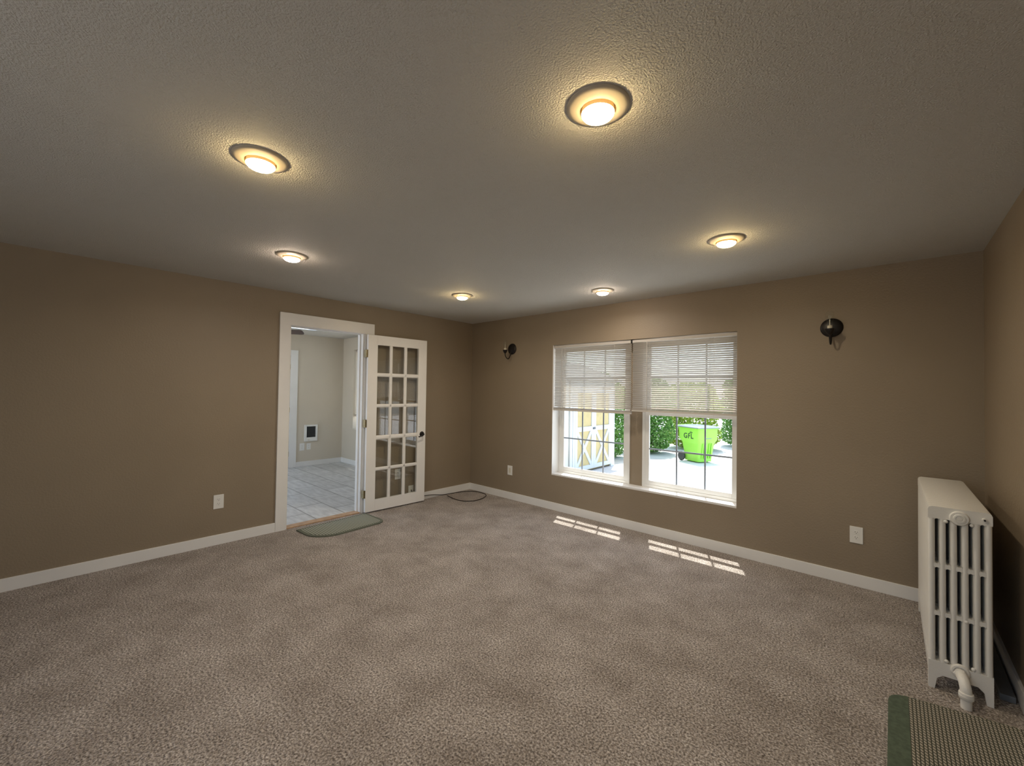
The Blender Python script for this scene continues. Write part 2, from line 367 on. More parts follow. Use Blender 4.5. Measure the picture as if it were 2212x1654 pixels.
box(bm, -0.085, -0.05, DL0, DL1, DH - 0.008, DH - 0.002, 0.001)
struct('trim_2', bm, 'white', 'white door jamb with stop strips inside the doorway', 'trim')
struct('trim_3', simple(box, -0.1, 0.006, DL0 + 0.012, DL1 - 0.018, -0.005, 0.012, 0.004), 'oak', 'bare wooden threshold strip in the doorway', 'trim')

# window sill and reveal lining
struct('trim_4', simple(box, WX0, WX1, 0.0, 0.2, WZ0 - 0.02, WZ0, 0.002), 'white', 'white sill under the double window', 'trim')
struct('trim_5', simple(box, WX0, WX0 + 0.006, 0.001, 0.2, WZ0, WZ1), 'white', 'pale left side of the window recess', 'trim')

# ------------------------------------------------------------------ main windows
def double_hung(name, label, x0, x1, z0, z1, yf, gx, gz, gxs, gzs, sash_side=0.045):
    """vinyl double hung window: outer frame, raised-in-place upper sash, lower sash with muntin grid"""
    t = thing(name, label, 'window', ((x0 + x1) / 2, yf, z0), kind='structure')
    cx = (x0 + x1) / 2
    a0, a1, hz = x0 - cx, x1 - cx, z1 - z0
    bm = BM(); f = 0.030
    box(bm, a0, a0 + f, 0, 0.065, 0, hz, 0.002); box(bm, a1 - f, a1, 0, 0.065, 0, hz, 0.002)
    box(bm, a0 + f, a1 - f, 0, 0.065, 0, f, 0.002); box(bm, a0 + f, a1 - f, 0, 0.065, hz - f, hz, 0.002)
    obj('window_frame', bm, 'vinyl', t)
    zm = 1.232 - z0
    def sash(nm, s0, s1, y0, y1, rail_b, rail_t, grid):
        bm = BM(); b0, b1 = a0 + f, a1 - f
        box(bm, b0, b0 + sash_side, y0, y1, s0, s1, 0.002); box(bm, b1 - sash_side, b1, y0, y1, s0, s1, 0.002)
        box(bm, b0 + sash_side, b1 - sash_side, y0, y1, s0, s0 + rail_b, 0.002); box(bm, b0 + sash_side, b1 - sash_side, y0, y1, s1 - rail_t, s1, 0.002)
        so = obj(nm, bm, 'vinyl', t)
        ym = (y0 + y1) / 2
        obj('glass_pane', simple(box, b0 + sash_side, b1 - sash_side, ym - 0.003, ym + 0.003, s0 + rail_b, s1 - rail_t), 'glass', so)
        bm = BM(); g = 0.008
        for x in gxs: box(bm, x - cx - g, x - cx + g, ym - 0.010, ym - 0.0035, s0 + rail_b, s1 - rail_t)
        for q in grid: box(bm, b0 + sash_side, b1 - sash_side, ym - 0.0101, ym - 0.0034, q - g, q + g)
        obj('muntin_grid', bm, 'muntin', so)
    sash('lower_sash', f, zm + 0.018, 0.006, 0.03, 0.045, 0.036, [gz - z0])
    sash('upper_sash', zm - 0.018, hz - f, 0.034, 0.058, 0.036, 0.04, [(zm + hz) / 2])
    return t
double_hung('window_1', 'left double-hung window looking out at the shed doors', 1.496, 2.458, WZ0, WZ1, 0.135, None, 0.878, (1.840, 2.125), ())
double_hung('window_2', 'right double-hung window looking out at the green wheeled bin', 2.605, WX1, WZ0, WZ1, 0.135, None, 0.855, (2.972, 3.250), ())

# ------------------------------------------------------------------ blinds
def mini_blind(name, label, x0, x1, ztop, zbot, y, wand_x, cord_x, ladders, group, tilt=-44, lift=None):
    t = thing(name, label, 'blind', ((x0 + x1) / 2, y, ztop), group=group)
    w = (x1 - x0) / 2
    obj('headrail', simple(box, -w, w, -0.014, 0.016, -0.028, 0, 0.002), 'blind', t)
    hz = ztop - zbot
    bm = BM(); pitch = 0.0205; z = -0.042; a = math.radians(tilt); k = 0
    while z > -hz + 0.045:
        rings = []
        for i in range(5):
            u = (i / 4 - 0.5) * 0.025; c = 0.0016 * (1 - (i / 2 - 1) ** 2)
            yy = u * math.cos(a) - c * math.sin(a); zz = u * math.sin(a) + c * math.cos(a)
            sag = 0.0004 * math.sin(k * 1.7)
            rings.append([bm.verts.new((x, yy, z + zz + (sag if x > 0 else 0))) for x in (-w + 0.003, w - 0.003)])
        for A, B in zip(rings, rings[1:]): bm.faces.new((A[0], A[1], B[1], B[0]))
        z -= pitch; k += 1
    bmesh.ops.solidify(bm, geom=bm.faces[:], thickness=0.0004)
    obj('slats', bm, 'blind', t, smooth=True)
    bm = BM(); box(bm, -w, w, -0.012, 0.012, -hz, -hz + 0.018, 0.003)
    for q in range(6): box(bm, -w + 0.003, w - 0.003, -0.0125, 0.0125, -hz + 0.0195 + q * 0.0035, -hz + 0.0215 + q * 0.0035)
    obj('bottom_rail', bm, 'blind', t)
    for x in ladders:
        xx = x - (x0 + x1) / 2; bm = BM()
        for yy in (-0.0125, 0.0125): tube(bm, [(xx, yy, -0.02), (xx, yy, -hz + 0.02)], 0.0009, 5)
        for q in range(int((hz - 0.08) / 0.0205)): tube(bm, [(xx, -0.0125, -0.05 - q * 0.0205), (xx, 0.0125, -0.05 - q * 0.0205)], 0.0006, 4)
        obj('ladder_cord', bm, 'blind', t)
    xx = wand_x - (x0 + x1) / 2
    obj('tilt_wand', simple(tube, [(xx, -0.018, -0.03), (xx + 0.003, -0.019, -hz * 0.98)], 0.0035, 6), 'blind', t)
    if cord_x:
        xx = cord_x - (x0 + x1) / 2
        bm = BM(); tube(bm, [(xx, -0.017, -0.03), (xx, -0.018, -hz - 0.05)], 0.001, 5)
        obj('lift_cord', bm, 'blind', t)
    return t
mini_blind('window_blind', 'half-raised white slatted blind above the view of the shed', 1.499, 2.527, 2.018, 1.220, 0.030, 1.618, None, (1.655, 2.325), 'blinds in the double window')
mini_blind('window_blind.001', 'half-raised white slatted blind above the view of the green bin', 2.535, 3.562, 2.018, 1.252, 0.030, 2.705, 3.365, (2.73, 3.325), 'blinds in the double window')
bm = BM(); box(bm, 2.522, 2.541, 0.012, 0.018, 1.985, 2.024, 0.001); box(bm, 2.5215, 2.5415, 0.011, 0.05, 2.019, 2.025, 0.001)
tag(obj('blind_bracket', bm, 'iron'), 'small black bracket where the two blind headrails meet', 'bracket')

# ------------------------------------------------------------------ ceiling lights
def ceiling_light(x, y, label, kind, first=[None]):
    if first[0] is None:
        t = thing('ceiling_light', label, 'light', (x, y, H), group='round recessed ceiling lights')
        bm = BM(); lathe(bm, [(0.1065, 0.001), (0.1065, -0.003), (0.1035, -0.006), (0.090, -0.0095), (0.075, -0.0135), (0.0645, -0.0168), (0.0615, -0.0168), (0.0598, -0.014), (0.0598, 0.001)], n=56)
        obj('trim_ring', bm, 'trim_cream', t, smooth=True)
        bm = BM(); lathe(bm, [(0.0515, 0.0), (0.0560, -0.018), (0.0565, -0.024), (0.0558, -0.0265)], n=40)
        obj('bulb_neck', bm, 'bulb_glass', t, smooth=True)
        bm = BM(); lathe(bm, [(0.0558, -0.0265), (0.0545, -0.030), (0.050, -0.0355), (0.042, -0.0405), (0.030, -0.0445), (0.016, -0.0470), (0, -0.048)], n=40)
        obj('flood_bulb', bm, kind, t, smooth=True)
        d = bpy.data.lights.new('flood_beam', 'AREA'); d.shape = 'DISK'; d.size = 0.07; d.energy = BEAM_W; d.color = BEAM_C; d.spread = math.radians(165)
        o = bpy.data.objects.new('flood_beam', d); C.objects.link(o); o.parent = t; o.location = (0, 0, -0.0485)     # the lamp's own forward beam
        first[0] = t
        return t
    t = copy_tree(first[0]); t.location = (x, y, H); t['label'] = label
    if kind != 'lamp_warm':
        b = [q for q in bpy.data.objects if q.parent == t and q.name.startswith('flood_bulb')][0]
        b.data = b.data.copy(); b.data.materials[0] = M[kind]
    return t
ceiling_light(3.850, -2.928, 'largest and nearest round ceiling light with a yellow glow', 'lamp_warm')
ceiling_light(2.582, -3.588, 'yellow-glowing round ceiling light second nearest, on the left side of the ceiling', 'lamp_warm')
ceiling_light(1.294, -2.995, 'pinkish round ceiling light above the doorway to the tiled room', 'lamp_pink')
ceiling_light(1.303, -1.333, 'small yellow round ceiling light nearest the corner of the two tan walls', 'lamp_warm')
ceiling_light(2.534, -0.612, 'pinkish round ceiling light just in front of the double window', 'lamp_pink')
ceiling_light(3.822, -1.303, 'yellow round ceiling light between the window and the right wall sconce', 'lamp_warm')

# ------------------------------------------------------------------ wall sconces
def sconce():
    t = thing('wall_sconce', 'dark wall sconce with clear bulb left of the window', 'sconce', (0.805, 0, 2.02), group='dark wall sconces')
    bm = BM(); lathe(bm, [(0, -0.022), (0.03, -0.021), (0.055, -0.017), (0.069, -0.011), (0.074, -0.005), (0.075, 0)], axis='Y', n=40)
    obj('backplate', bm, 'iron', t, smooth=True)
    pts = smooth_path([(0, -0.018, -0.03), (0, -0.035, -0.085), (0, -0.06, -0.125), (0, -0.085, -0.138), (0, -0.115, -0.125), (0, -0.136, -0.095), (0, -0.14, -0.062)], 6)
    obj('arm', simple(tube, pts, 0.0062, 10), 'iron', t, smooth=True)
    bm = BM(); lathe(bm, [(0, -0.072), (0.008, -0.070), (0.016, -0.062), (0.026, -0.046), (0.0315, -0.027), (0.0315, -0.024), (0, -0.024)], origin=(0, -0.14, 0), n=28)
    obj('cup', bm, 'iron', t, smooth=True)
    bm = BM(); lathe(bm, [(0, -0.025), (0.0165, -0.025), (0.0165, -0.003), (0.014, 0.0), (0, 0.0)], origin=(0, -0.14, 0), n=24)
    obj('socket', bm, 'ceramic', t, smooth=True)
    bm = BM(); lathe(bm, [(0.013, -0.002), (0.0175, 0.025), (0.026, 0.055), (0.0295, 0.075), (0.028, 0.093), (0.019, 0.108), (0.008, 0.1135), (0, 0.1145)], origin=(0, -0.14, 0), n=28)
    b = obj('bulb', bm, 'glass', t, smooth=True)
    bm = BM(); lathe(bm, [(0, 0), (0.004, 0), (0.003, 0.035), (0.0045, 0.045), (0, 0.047)], origin=(0, -0.14, 0), n=10)
    for s in (-1, 1): tube(bm, [(0, -0.14, 0.045), (s * 0.008, -0.14, 0.07), (s * 0.004, -0.14, 0.078)], 0.0008, 5)
    obj('filament_stem', bm, 'ceramic', b)
    return t
sc1 = sconce()
sc2 = copy_tree(sc1); sc2.location = (4.25, 0, 1.995); sc2['label'] = 'dark wall sconce with clear bulb right of the window, above the outlet near the radiator'

# ------------------------------------------------------------------ outlets
def outlet(name, label, loc, rotz, w=0.080, h=0.128, style='duplex', group='white wall outlets'):
    """faces local -y"""
    t = thing(name, label, 'outlet', loc, rotz, group=group)
    obj('cover_plate', simple(box, -w / 2, w / 2, -0.006, 0, -h / 2, h / 2, 0.0025), 'plate', t)
    if style == 'duplex':
        for s in (-1, 1):
            zc = s * 0.0195
            bm = BM(); poly = []
            for k in range(28):
                a = 2 * PI * k / 28; poly.append((0.0172 * math.cos(a), max(-0.0135, min(0.0135, 0.0172 * math.sin(a))) + zc))
            prism_axis(bm, poly, -0.0078, -0.005, 'Y')
            f = obj('receptacle', bm, 'plate', t)
            bm = BM()
            box(bm, -0.0078, -0.0054, -0.0083, -0.0076, zc + 0.000, zc + 0.0085); box(bm, 0.0050, 0.0074, -0.0083, -0.0076, zc + 0.001, zc + 0.0078)
            lathe(bm, [(0, -0.0083), (0.0026, -0.0083), (0.0026, -0.0076), (0, -0.0076)], origin=(0, 0, zc - 0.0075), axis='Y', n=12)
            obj('slots', bm, 'slot', f)
        obj('screw', simple(lathe, [(0, -0.0068), (0.003, -0.0066), (0.003, -0.005)], axis='Y', n=12), 'plate', t)
    elif style == 'decora':
        obj('insert', simple(box, -0.0165, 0.0165, -0.0085, -0.005, -0.033, 0.033, 0.001), 'ceramic', t)
    elif style == 'coax':
        obj('connector', simple(lathe, [(0, -0.018), (0.0045, -0.018), (0.0045, -0.01), (0.007, -0.01), (0.007, -0.005), (0, -0.005)], axis='Y', n=14), 'brass', t)
    return t
LW = PI / 2      # local -y turned to +x: plates on the left wall (and the side room's far wall)
outlet('wall_outlet', 'white duplex outlet on the left wall, left of the doorway', (0, -3.117, 0.393), LW)
outlet('wall_outlet', 'white duplex outlet behind the glass of the open door, higher of the two plates there', (0, -1.228, 0.386), LW)
outlet('cable_outlet', 'white cable plate low behind the glass of the open door with a dark cord', (0, -1.027, 0.155), LW, 0.078, 0.118, 'coax')
outlet('wall_outlet', 'white outlet plate on the window wall between the corner and the window', (0.798, 0, 0.383), 0, 0.086, 0.126, 'decora')
outlet('wall_outlet', 'white duplex outlet on the window wall next to the radiator', (4.401, 0, 0.388), 0, 0.079, 0.126)

# ------------------------------------------------------------------ french door
A0 = Vector((0.085, -1.705)); E = Vector((0.113 - 0.085, -0.896 + 1.705)).normalized(); LZ = 0.016
rotd = math.atan2(E.y, E.x)
door = thing('door_1', 'open white french door with fifteen glass panes folded back to the left wall', 'door', (A0.x, A0.y, LZ), rotd, kind='structure')
# local frame: +x runs from the hinges to the handle, +y into the wall (leaf spans y 0..0.035), z up
DW, DHH, DT = 0.8095, 2.074, 0.035
cols = [(0.120, 0.283), (0.322, 0.4825), (0.5245, 0.686)]
rows = [(1.644, 1.9766), (1.273, 1.600), (0.900, 1.232), (0.522, 0.851), (0.145, 0.4825)]
rows = [(a - LZ, b - LZ) for a, b in rows]
bm = BM()
box(bm, 0, cols[0][0], 0, DT, 0, DHH, 0.002); box(bm, cols[2][1], DW, 0, DT, 0, DHH, 0.002)
box(bm, cols[0][0], cols[2][1], 0.0003, DT - 0.0003, rows[0][1], DHH - 0.0003); box(bm, cols[0][0], cols[2][1], 0.0003, DT - 0.0003, 0.0003, rows[4][0])
obj('door_frame', bm, 'door_white', door)
bm = BM()
def bar(bm, x0, x1, z0, z1, vert):
    # moulded glazing bar: sloped sides rising to a flat face, on both faces of the glass
    if vert:
        xm0, xm1 = x0 + (x1 - x0) * 0.25, x1 - (x1 - x0) * 0.25
        prism(bm, [(x0, 0.010), (xm0, 0.003), (xm1, 0.003), (x1, 0.010), (x1, 0.025), (xm1, 0.032), (xm0, 0.032), (x0, 0.025)], z0, z1)
    else:
        zm0, zm1 = z0 + (z1 - z0) * 0.25, z1 - (z1 - z0) * 0.25
        prism_axis(bm, [(0.010, z0), (0.003, zm0), (0.003, zm1), (0.010, z1), (0.025, z1), (0.032, zm1), (0.032, zm0), (0.025, z0)], x0, x1, 'X')
for (a, b) in ((cols[0][1], cols[1][0]), (cols[1][1], cols[2][0])): bar(bm, a, b, rows[4][0], rows[0][1], True)
for k in range(4): bar(bm, cols[0][0], cols[2][1], rows[k + 1][1], rows[k][0], False)
x0, x1, z0, z1 = cols[0][0], cols[2][1], rows[4][0], rows[0][1]
obj('glazing_bars', bm, 'door_white', door)
for (r0, r1) in rows:
    for (c0, c1) in cols:
        obj('glass_pane', simple(box, c0, c1, 0.0155, 0.0195, r0, r1), 'door_glass', door)
hd = obj('rosette', simple(lathe, [(0, -0.012), (0.024, -0.012), (0.032, -0.006), (0.034, 0.0)], origin=(0.754, 0, 0.88 - LZ), axis='Y', n=28), 'iron', door, smooth=True)
bm = BM(); z = 0.88 - LZ
tube(bm, smooth_path([(0.754, -0.008, z), (0.754, -0.045, z), (0.741, -0.056, z - 0.002), (0.713, -0.057, z - 0.014), (0.689, -0.052, z - 0.026), (0.675, -0.05, z - 0.024)], 6), [0.010] * 12 + [0.0085] * 10 + [0.0075] * 9, 10)
obj('lever_handle', bm, 'iron', door, smooth=True)
bm = BM(); lathe(bm, [(0, 0.047), (0.024, 0.047), (0.032, 0.041), (0.034, 0.035)], origin=(0.754, 0, z), axis='Y', n=28)
tube(bm, smooth_path([(0.754, 0.04, z), (0.754, 0.075, z), (0.738, 0.085, z - 0.002), (0.703, 0.083, z - 0.012)], 6), 0.008, 8)
obj('rear_lever', bm, 'iron', door, smooth=True)
obj('latch_plate', simple(box, DW - 0.0005, DW + 0.0018, 0.006, 0.029, z - 0.028, z + 0.028), 'brass', door)
for zc in (1.867, 1.047, 0.223):
    zz = zc - LZ
    bm = BM(); px, py = -0.0135, 0.018
    for q in range(5):
        lathe(bm, [(0, zz - 0.045 + q * 0.018 + 0.0006), (0.0062, zz - 0.045 + q * 0.018 + 0.0006), (0.0062, zz - 0.045 + (q + 1) * 0.018 - 0.0006), (0, zz - 0.045 + (q + 1) * 0.018 - 0.0006)], origin=(px, py, 0), n=12)
    box(bm, px, 0.0015, py - 0.002, py + 0.002, zz - 0.045, zz + 0.045); box(bm, -0.0015, 0.0012, 0.003, 0.032, zz - 0.045, zz + 0.045)
    box(bm, px - 0.001, px + 0.001, py, 0.073, zz - 0.045, zz + 0.045)
    obj('hinge', bm, 'brass', door, smooth=True)

# ------------------------------------------------------------------ cord in the corner
pts = smooth_path([(0.018, -1.027, 0.150), (0.034, -1.015, 0.115), (0.040, -0.95, 0.075), (0.034, -0.84, 0.052), (0.030, -0.70, 0.040), (0.028, -0.56, 0.014), (0.030, -0.46, 0.006), (0.045, -0.33, 0.006), (0.09, -0.17, 0.006), (0.165, -0.075, 0.006), (0.30, -0.055, 0.006), (0.445, -0.10, 0.006), (0.535, -0.24, 0.006), (0.555, -0.40, 0.006), (0.50, -0.50, 0.006), (0.41, -0.545, 0.006), (0.30, -0.545, 0.006), (0.19, -0.525, 0.006), (0.095, -0.50, 0.006)], 8)
tag(obj('cord', simple(tube, pts, 0.0048, 8), 'cord', smooth=True), 'dark brown cord looped on the carpet in the corner', 'cord')

# ------------------------------------------------------------------ radiator
RX0, RX1, RY0, RY1, RH = 4.735, 4.953, -1.172, -0.135, 0.905
rad = thing('radiator', 'white cast iron column radiator by the right wall', 'radiator', ((RX0 + RX1) / 2, (RY0 + RY1) / 2, 0))
hw = (RX1 - RX0) / 2; hl = (RY1 - RY0) / 2; NS = 20; pit = 2 * hl / NS
def section_bm(end=False, foot=False):
    """one six-column section in the x-z plane, thickness pit along y"""
    bm = BM(); th = pit * 0.96 / 2; cw = 2 * hw / 6.0; tr = 0.0132
    # top and bottom headers
    def loop(poly): prism_axis(bm, poly, -th, th, 'Y')
    zt0, zt1 = 0.846, RH
    loop([(-hw, zt0), (hw, zt0), (hw, zt1 - 0.016), (hw - 0.004, zt1 - 0.005), (hw - 0.016, zt1), (-hw + 0.016, zt1), (-hw + 0.004, zt1 - 0.005), (-hw, zt1 - 0.016)])
    zb0, zb1 = 0.075, 0.138
    if foot:
        loop([(-hw, 0), (-hw + 0.022, 0), (-hw + 0.030, 0.055), (-hw + 0.05, 0.074), (hw - 0.05, 0.074), (hw - 0.030, 0.055), (hw - 0.022, 0), (hw, 0), (hw, zb1), (-hw, zb1)])
    else:
        loop([(-hw, zb0), (hw, zb0), (hw, zb1), (-hw, zb1)])
    xs = [-hw + tr + k * (2 * hw - 2 * tr) / 5 for k in range(6)]
    for x in xs:
        n = 16; ry = th * 1.01
        sq = lambda v: math.copysign(abs(v) ** 0.7, v)
        lo = [bm.verts.new((x + tr * sq(math.cos(2 * PI * k / n)), ry * sq(math.sin(2 * PI * k / n)), zb1 - 0.012)) for k in range(n)]
        hi = [bm.verts.new((x + tr * sq(math.cos(2 * PI * k / n)), ry * sq(math.sin(2 * PI * k / n)), zt0 + 0.012)) for k in range(n)]
        for k in range(n): bm.faces.new((lo[k], lo[(k + 1) % n], hi[(k + 1) % n], hi[k]))
    for zc in (0.612, 0.375):
        box(bm, -hw + tr, hw - tr, -th * 0.93, th * 0.93, zc - 0.009, zc + 0.009)
    if end:                                     # rounded ends of the fifteen slots
        for i in range(5):
            xa, xb = xs[i] + tr * 0.80, xs[i + 1] - tr * 0.80; xm, r_ = (xa + xb) / 2, (xb - xa) / 2
            for (zz, sg) in ((zt0, -1), (0.621, 1), (0.603, -1), (0.384, 1), (0.366, -1), (zb1, 1)):
                arc = [(xm + r_ * math.cos(PI * q / 8), zz + sg * (r_ * (1 - math.sin(PI * q / 8)))) for q in range(9)]
                for q in range(8):
                    (u0, v0), (u1, v1) = arc[q], arc[q + 1]
                    prism_axis(bm, [(u0, zz - sg * 0.002), (u0, v0), (u1, v1), (u1, zz - sg * 0.002)], -th * 0.95, th * 0.95, 'Y')
    bmesh.ops.recalc_face_normals(bm, faces=bm.faces[:])
    return bm
for k in range(NS):
    y = -hl + pit * (k + 0.5)
    if k == 0: first_sec = obj('end_section', section_bm(True, True), 'radiator', rad, smooth=True, loc=(0, y, 0))
    elif k == 1: mid_sec = obj('section', section_bm(), 'radiator', rad, smooth=True, loc=(0, y, 0))
    else:
        src = first_sec if k == NS - 1 else mid_sec
        o = src.copy(); C.objects.link(o); o.parent = rad; o.location = (0, y, 0)
yf = -hl
def boss(z, parts, nm):
    bm = BM(); lathe(bm, parts, origin=(0.0, yf, z), axis='Y', n=30); obj(nm, bm, 'radiator', rad, smooth=True)
boss(0.862, [(0.035, 0.006), (0.035, -0.004), (0.031, -0.010), (0.022, -0.010), (0.021, -0.016), (0.015, -0.017), (0.014, -0.013), (0.009, -0.013), (0.008, -0.017), (0, -0.017)], 'header_plug')
boss(0.122, [(0.034, 0.006), (0.034, -0.004), (0.030, -0.009), (0.0235, -0.010), (0.0225, -0.004), (0, -0.004)], 'pipe_boss')
for (x, z) in ((-0.046, 0.836), (0.042, 0.836), (-0.046, 0.150), (0.045, 0.150), (0.022, 0.366)):
    obj('rivet', simple(lathe, [(0.0085, 0.004), (0.008, -0.001), (0.005, -0.0045), (0, -0.0055)], origin=(x, yf + 0.002, z), axis='Y', n=16), 'radiator', rad, smooth=True)
bm = BM(); lathe(bm, [(0.008, 0.004), (0.008, -0.012), (0.0, -0.012)], origin=(0.082, yf, 0.872), axis='Y', n=14)
bv = obj('bleed_valve', bm, 'radiator', rad, smooth=True)
obj('valve_key', simple(lathe, [(0.004, -0.011), (0.004, -0.017), (0.0, -0.017)], origin=(0.082, yf, 0.872), axis='Y', n=10), 'iron', bv)
pz = 0.118
bm = BM(); tube(bm, smooth_path([(0.0, yf, pz), (0.002, yf - 0.03, pz), (0.006, yf - 0.062, pz - 0.006), (0.010, yf - 0.083, pz - 0.028), (0.012, yf - 0.088, pz - 0.055), (0.012, yf - 0.088, 0.045)], 6), 0.0205, 20)
pe = obj('pipe_elbow', bm, 'radiator', rad, smooth=True)
bm = BM(); lathe(bm, [(0.020, 0.074), (0.025, 0.072), (0.0262, 0.064), (0.0245, 0.062), (0.0262, 0.060), (0.0262, 0.048), (0.023, 0.044), (0.019, 0.044)], origin=(0.012, yf - 0.088, 0), n=26)
obj('union_collar', bm, 'radiator', pe, smooth=True)
obj('floor_pipe', simple(tube, [(0.012, yf - 0.088, -0.003), (0.012, yf - 0.088, 0.05)], 0.0195, 20), 'radiator', pe, smooth=True)
bm = BM(); lathe(bm, [(0.018, 0), (0.0245, -0.002), (0.0245, -0.016), (0.019, -0.018)], origin=(0, yf - 0.012, pz), axis='Y', n=6)
obj('hex_nut', bm, 'radiator', pe)

# plank lying between radiator and wall
tag(obj('plank', simple(box, 4.983, 5.036, -1.06, -0.12, 0.0, 0.030, 0.003), 'plank'), 'dark grey plank lying on the carpet between radiator and wall', 'plank')

# ------------------------------------------------------------------ mats
def round_poly(corners, n=8):
    """corners: list of (x, y, radius)"""
    out = []
    m = len(corners)
    for i, (x, y, r) in enumerate(corners):
        if r <= 0: out.append((x, y)); continue
        p, a, b = Vector((x, y)), Vector(corners[i - 1][:2]), Vector(corners[(i + 1) % m][:2])
        d1, d2 = (a - p).normalized(), (b - p).normalized()
        s, e = p + d1 * r, p + d2 * r
        for k in range(n + 1):
            t = k / n; q = (1 - t) ** 2 * s + 2 * t * (1 - t) * p + t * t * e; out.append((q.x, q.y))
    return out
mt = thing('floor_mat', 'green bordered woven mat on the carpet in front of the radiator', 'mat', (4.80, -1.8, 0))
outer = round_poly([(4.582, -2.32, 0.02), (5.028, -2.32, 0.02), (5.028, -1.288, 0.03), (4.650, -1.366, 0.02), (4.600, -1.392, 0.03), (4.585, -1.44, 0.018)])
outer = [(x - 4.80, y + 1.8) for x, y in outer]
bm = BM(); prism(bm, outer, 0.0, 0.010); obj('mat_border', bm, 'mat_border', mt)
inner = [(4.654, -2.30), (5.020, -2.30), (5.020, -1.296), (4.656, -1.3715)]
bm = BM(); prism(bm, [(x - 4.80, y + 1.8) for x, y in inner], 0.0095, 0.0125); obj('woven_panel', bm, 'weave', mt)

dm = thing('door_mat', 'grey-green striped mat with rounded corners at the doorway threshold', 'mat', (0.28, -2.09, 0))
def dmat(inset, z0, z1):
    back = [Vector((0.082, -1.702)), Vector((0.128, -2.476))]           # straight edge along the threshold
    along = (back[1] - back[0]); Lm = along.length; along /= Lm; out_ = Vector((-along.y, along.x))
    if out_.x < 0: out_ = -out_
    dep = 0.43
    prof = [(0.0 + inset, inset)]
    for k in range(13):                                                  # near right corner, then near left corner
        a_ = PI - (PI / 2) * k / 12; rr = 0.11
        prof.append((inset + (rr - inset) + (rr - inset) * math.cos(a_), dep - rr + (rr - inset) * math.sin(a_)))
    for k in range(13):
        a_ = PI / 2 - (PI / 2) * k / 12; rr = 0.24
        prof.append((Lm - rr + (rr - inset) * math.cos(a_), dep - rr + (rr - inset) * math.sin(a_)))
    prof.append((Lm - inset, inset))
    poly = [back[0] + along * u + out_ * v for u, v in prof]
    bm = BM(); prism(bm, [(p_.x - 0.28, p_.y + 2.09) for p_ in poly], z0, z1); return bm
obj('mat_edge', dmat(0.0, 0.0, 0.012), 'mat_edge', dm)
obj('striped_panel', dmat(0.03, 0.011, 0.0145), 'stripe', dm)

# ================================================================== SIDE ROOM
struct('floor.001', simple(box, SX, -0.1, SYB, SY, -0.12, 0.0), 'tile', 'blue-grey tile floor of the side room', 'floor')
KX0, KX1, KY0, KY1 = -2.752, -1.88, -2.40, -1.147      # skylight opening
bm = BM()
LY0, LY1 = -4.35, -2.75  # second, unseen ceiling opening, added to brighten the side room
box(bm, SX - 0.2, KX0, SYB - 0.2, 0.0, H, H + 0.15); box(bm, KX1, -0.12, LY1, 0.0, H, H + 0.15); box(bm, KX1 + 1.0, -0.12, SYB - 0.2, LY1, H, H + 0.15); box(bm, KX1, KX1 + 1.0, SYB - 0.2, LY0, H, H + 0.15)
box(bm, KX0, KX1, LY1, KY0, H, H + 0.15); box(bm, KX0, KX1, SYB - 0.2, LY0, H, H + 0.15); box(bm, KX0, KX1, KY1, 0.0, H, H + 0.15)
struct('ceiling.001', bm, 'ceiling', 'pale ceiling of the tiled side room with a skylight', 'ceiling')
bm = BM(); w_ = 0.03
box(bm, KX0 - w_, KX0, KY0 - w_, KY1 + w_, H + 0.15, H + 0.40); box(bm, KX1, KX1 + w_, KY0 - w_, KY1 + w_, H + 0.15, H + 0.40)
box(bm, KX0, KX1, KY0 - w_, KY0, H + 0.15, H + 0.40); box(bm, KX0, KX1, KY1, KY1 + w_, H + 0.15, H + 0.40)
sk = struct('window_3', bm, 'white', 'bright skylight well in the side room ceiling', 'window')
obj('glass_pane', simple(box, KX0, KX1, KY0, KY1, H + 0.385, H + 0.391), 'glass', sk)
obj('added_diffuser', simple(box, KX0, KX1, KY0, KY1, H + 0.002, H + 0.005), 'added_diffuser', sk)  # translucent sheet added so the skylight glows white and lights the room
struct('wall_side_far', simple(box, SX - 0.2, SX, SYB, 0.0, -0.5, H), 'sidewall', 'far wall of the side room with the small heater', 'wall')
VX0, VX1, VZ0, VZ1 = -3.045, -2.20, 0.684, 2.197
bm = BM()
box(bm, SX, VX0, SY, 0.0, -0.5, H); box(bm, VX1, -0.12, SY, 0.0, -0.5, H)
box(bm, VX0, VX1, SY, 0.0, VZ1, H); box(bm, VX0, VX1, SY, 0.0, -0.5, VZ0)
struct('wall_side_right', bm, 'sidewall', 'side room wall with the blind-covered window seen edge-on', 'wall')
bm = BM(); PX0, PX1 = -3.35, -0.4  # wide opening added out of view to let in daylight
box(bm, SX - 0.2, PX0, SYB - 0.2, SYB, -0.12, H); box(bm, PX1, -0.12, SYB - 0.2, SYB, -0.12, H); box(bm, PX0, PX1, SYB - 0.2, SYB, 2.1, H)
struct('wall_side_near', bm, 'sidewall', 'side room wall with a wide opening added out of view for daylight', 'wall')
SB = 0.088
struct('baseboard_side_far', simple(box, SX, SX + 0.014, -1.15, SY, 0, SB, 0.002), 'white', 'white baseboard under the heater in the side room', 'baseboard')
struct('baseboard_side_right', simple(box, SX + 0.014, -0.12, SY - 0.014, SY, 0, SB, 0.002), 'white', 'white baseboard below the side room window', 'baseboard')
struct('trim_6', simple(box, SX, SX + 0.02, -1.276, -1.15, 0, 2.14, 0.002), 'white', 'white casing of the far door in the side room', 'trim')
struct('trim_7', simple(box, SX, SX + 0.02, -2.30, -1.276, 2.04, 2.14, 0.002), 'white', 'white head casing over the far door in the side room', 'trim')
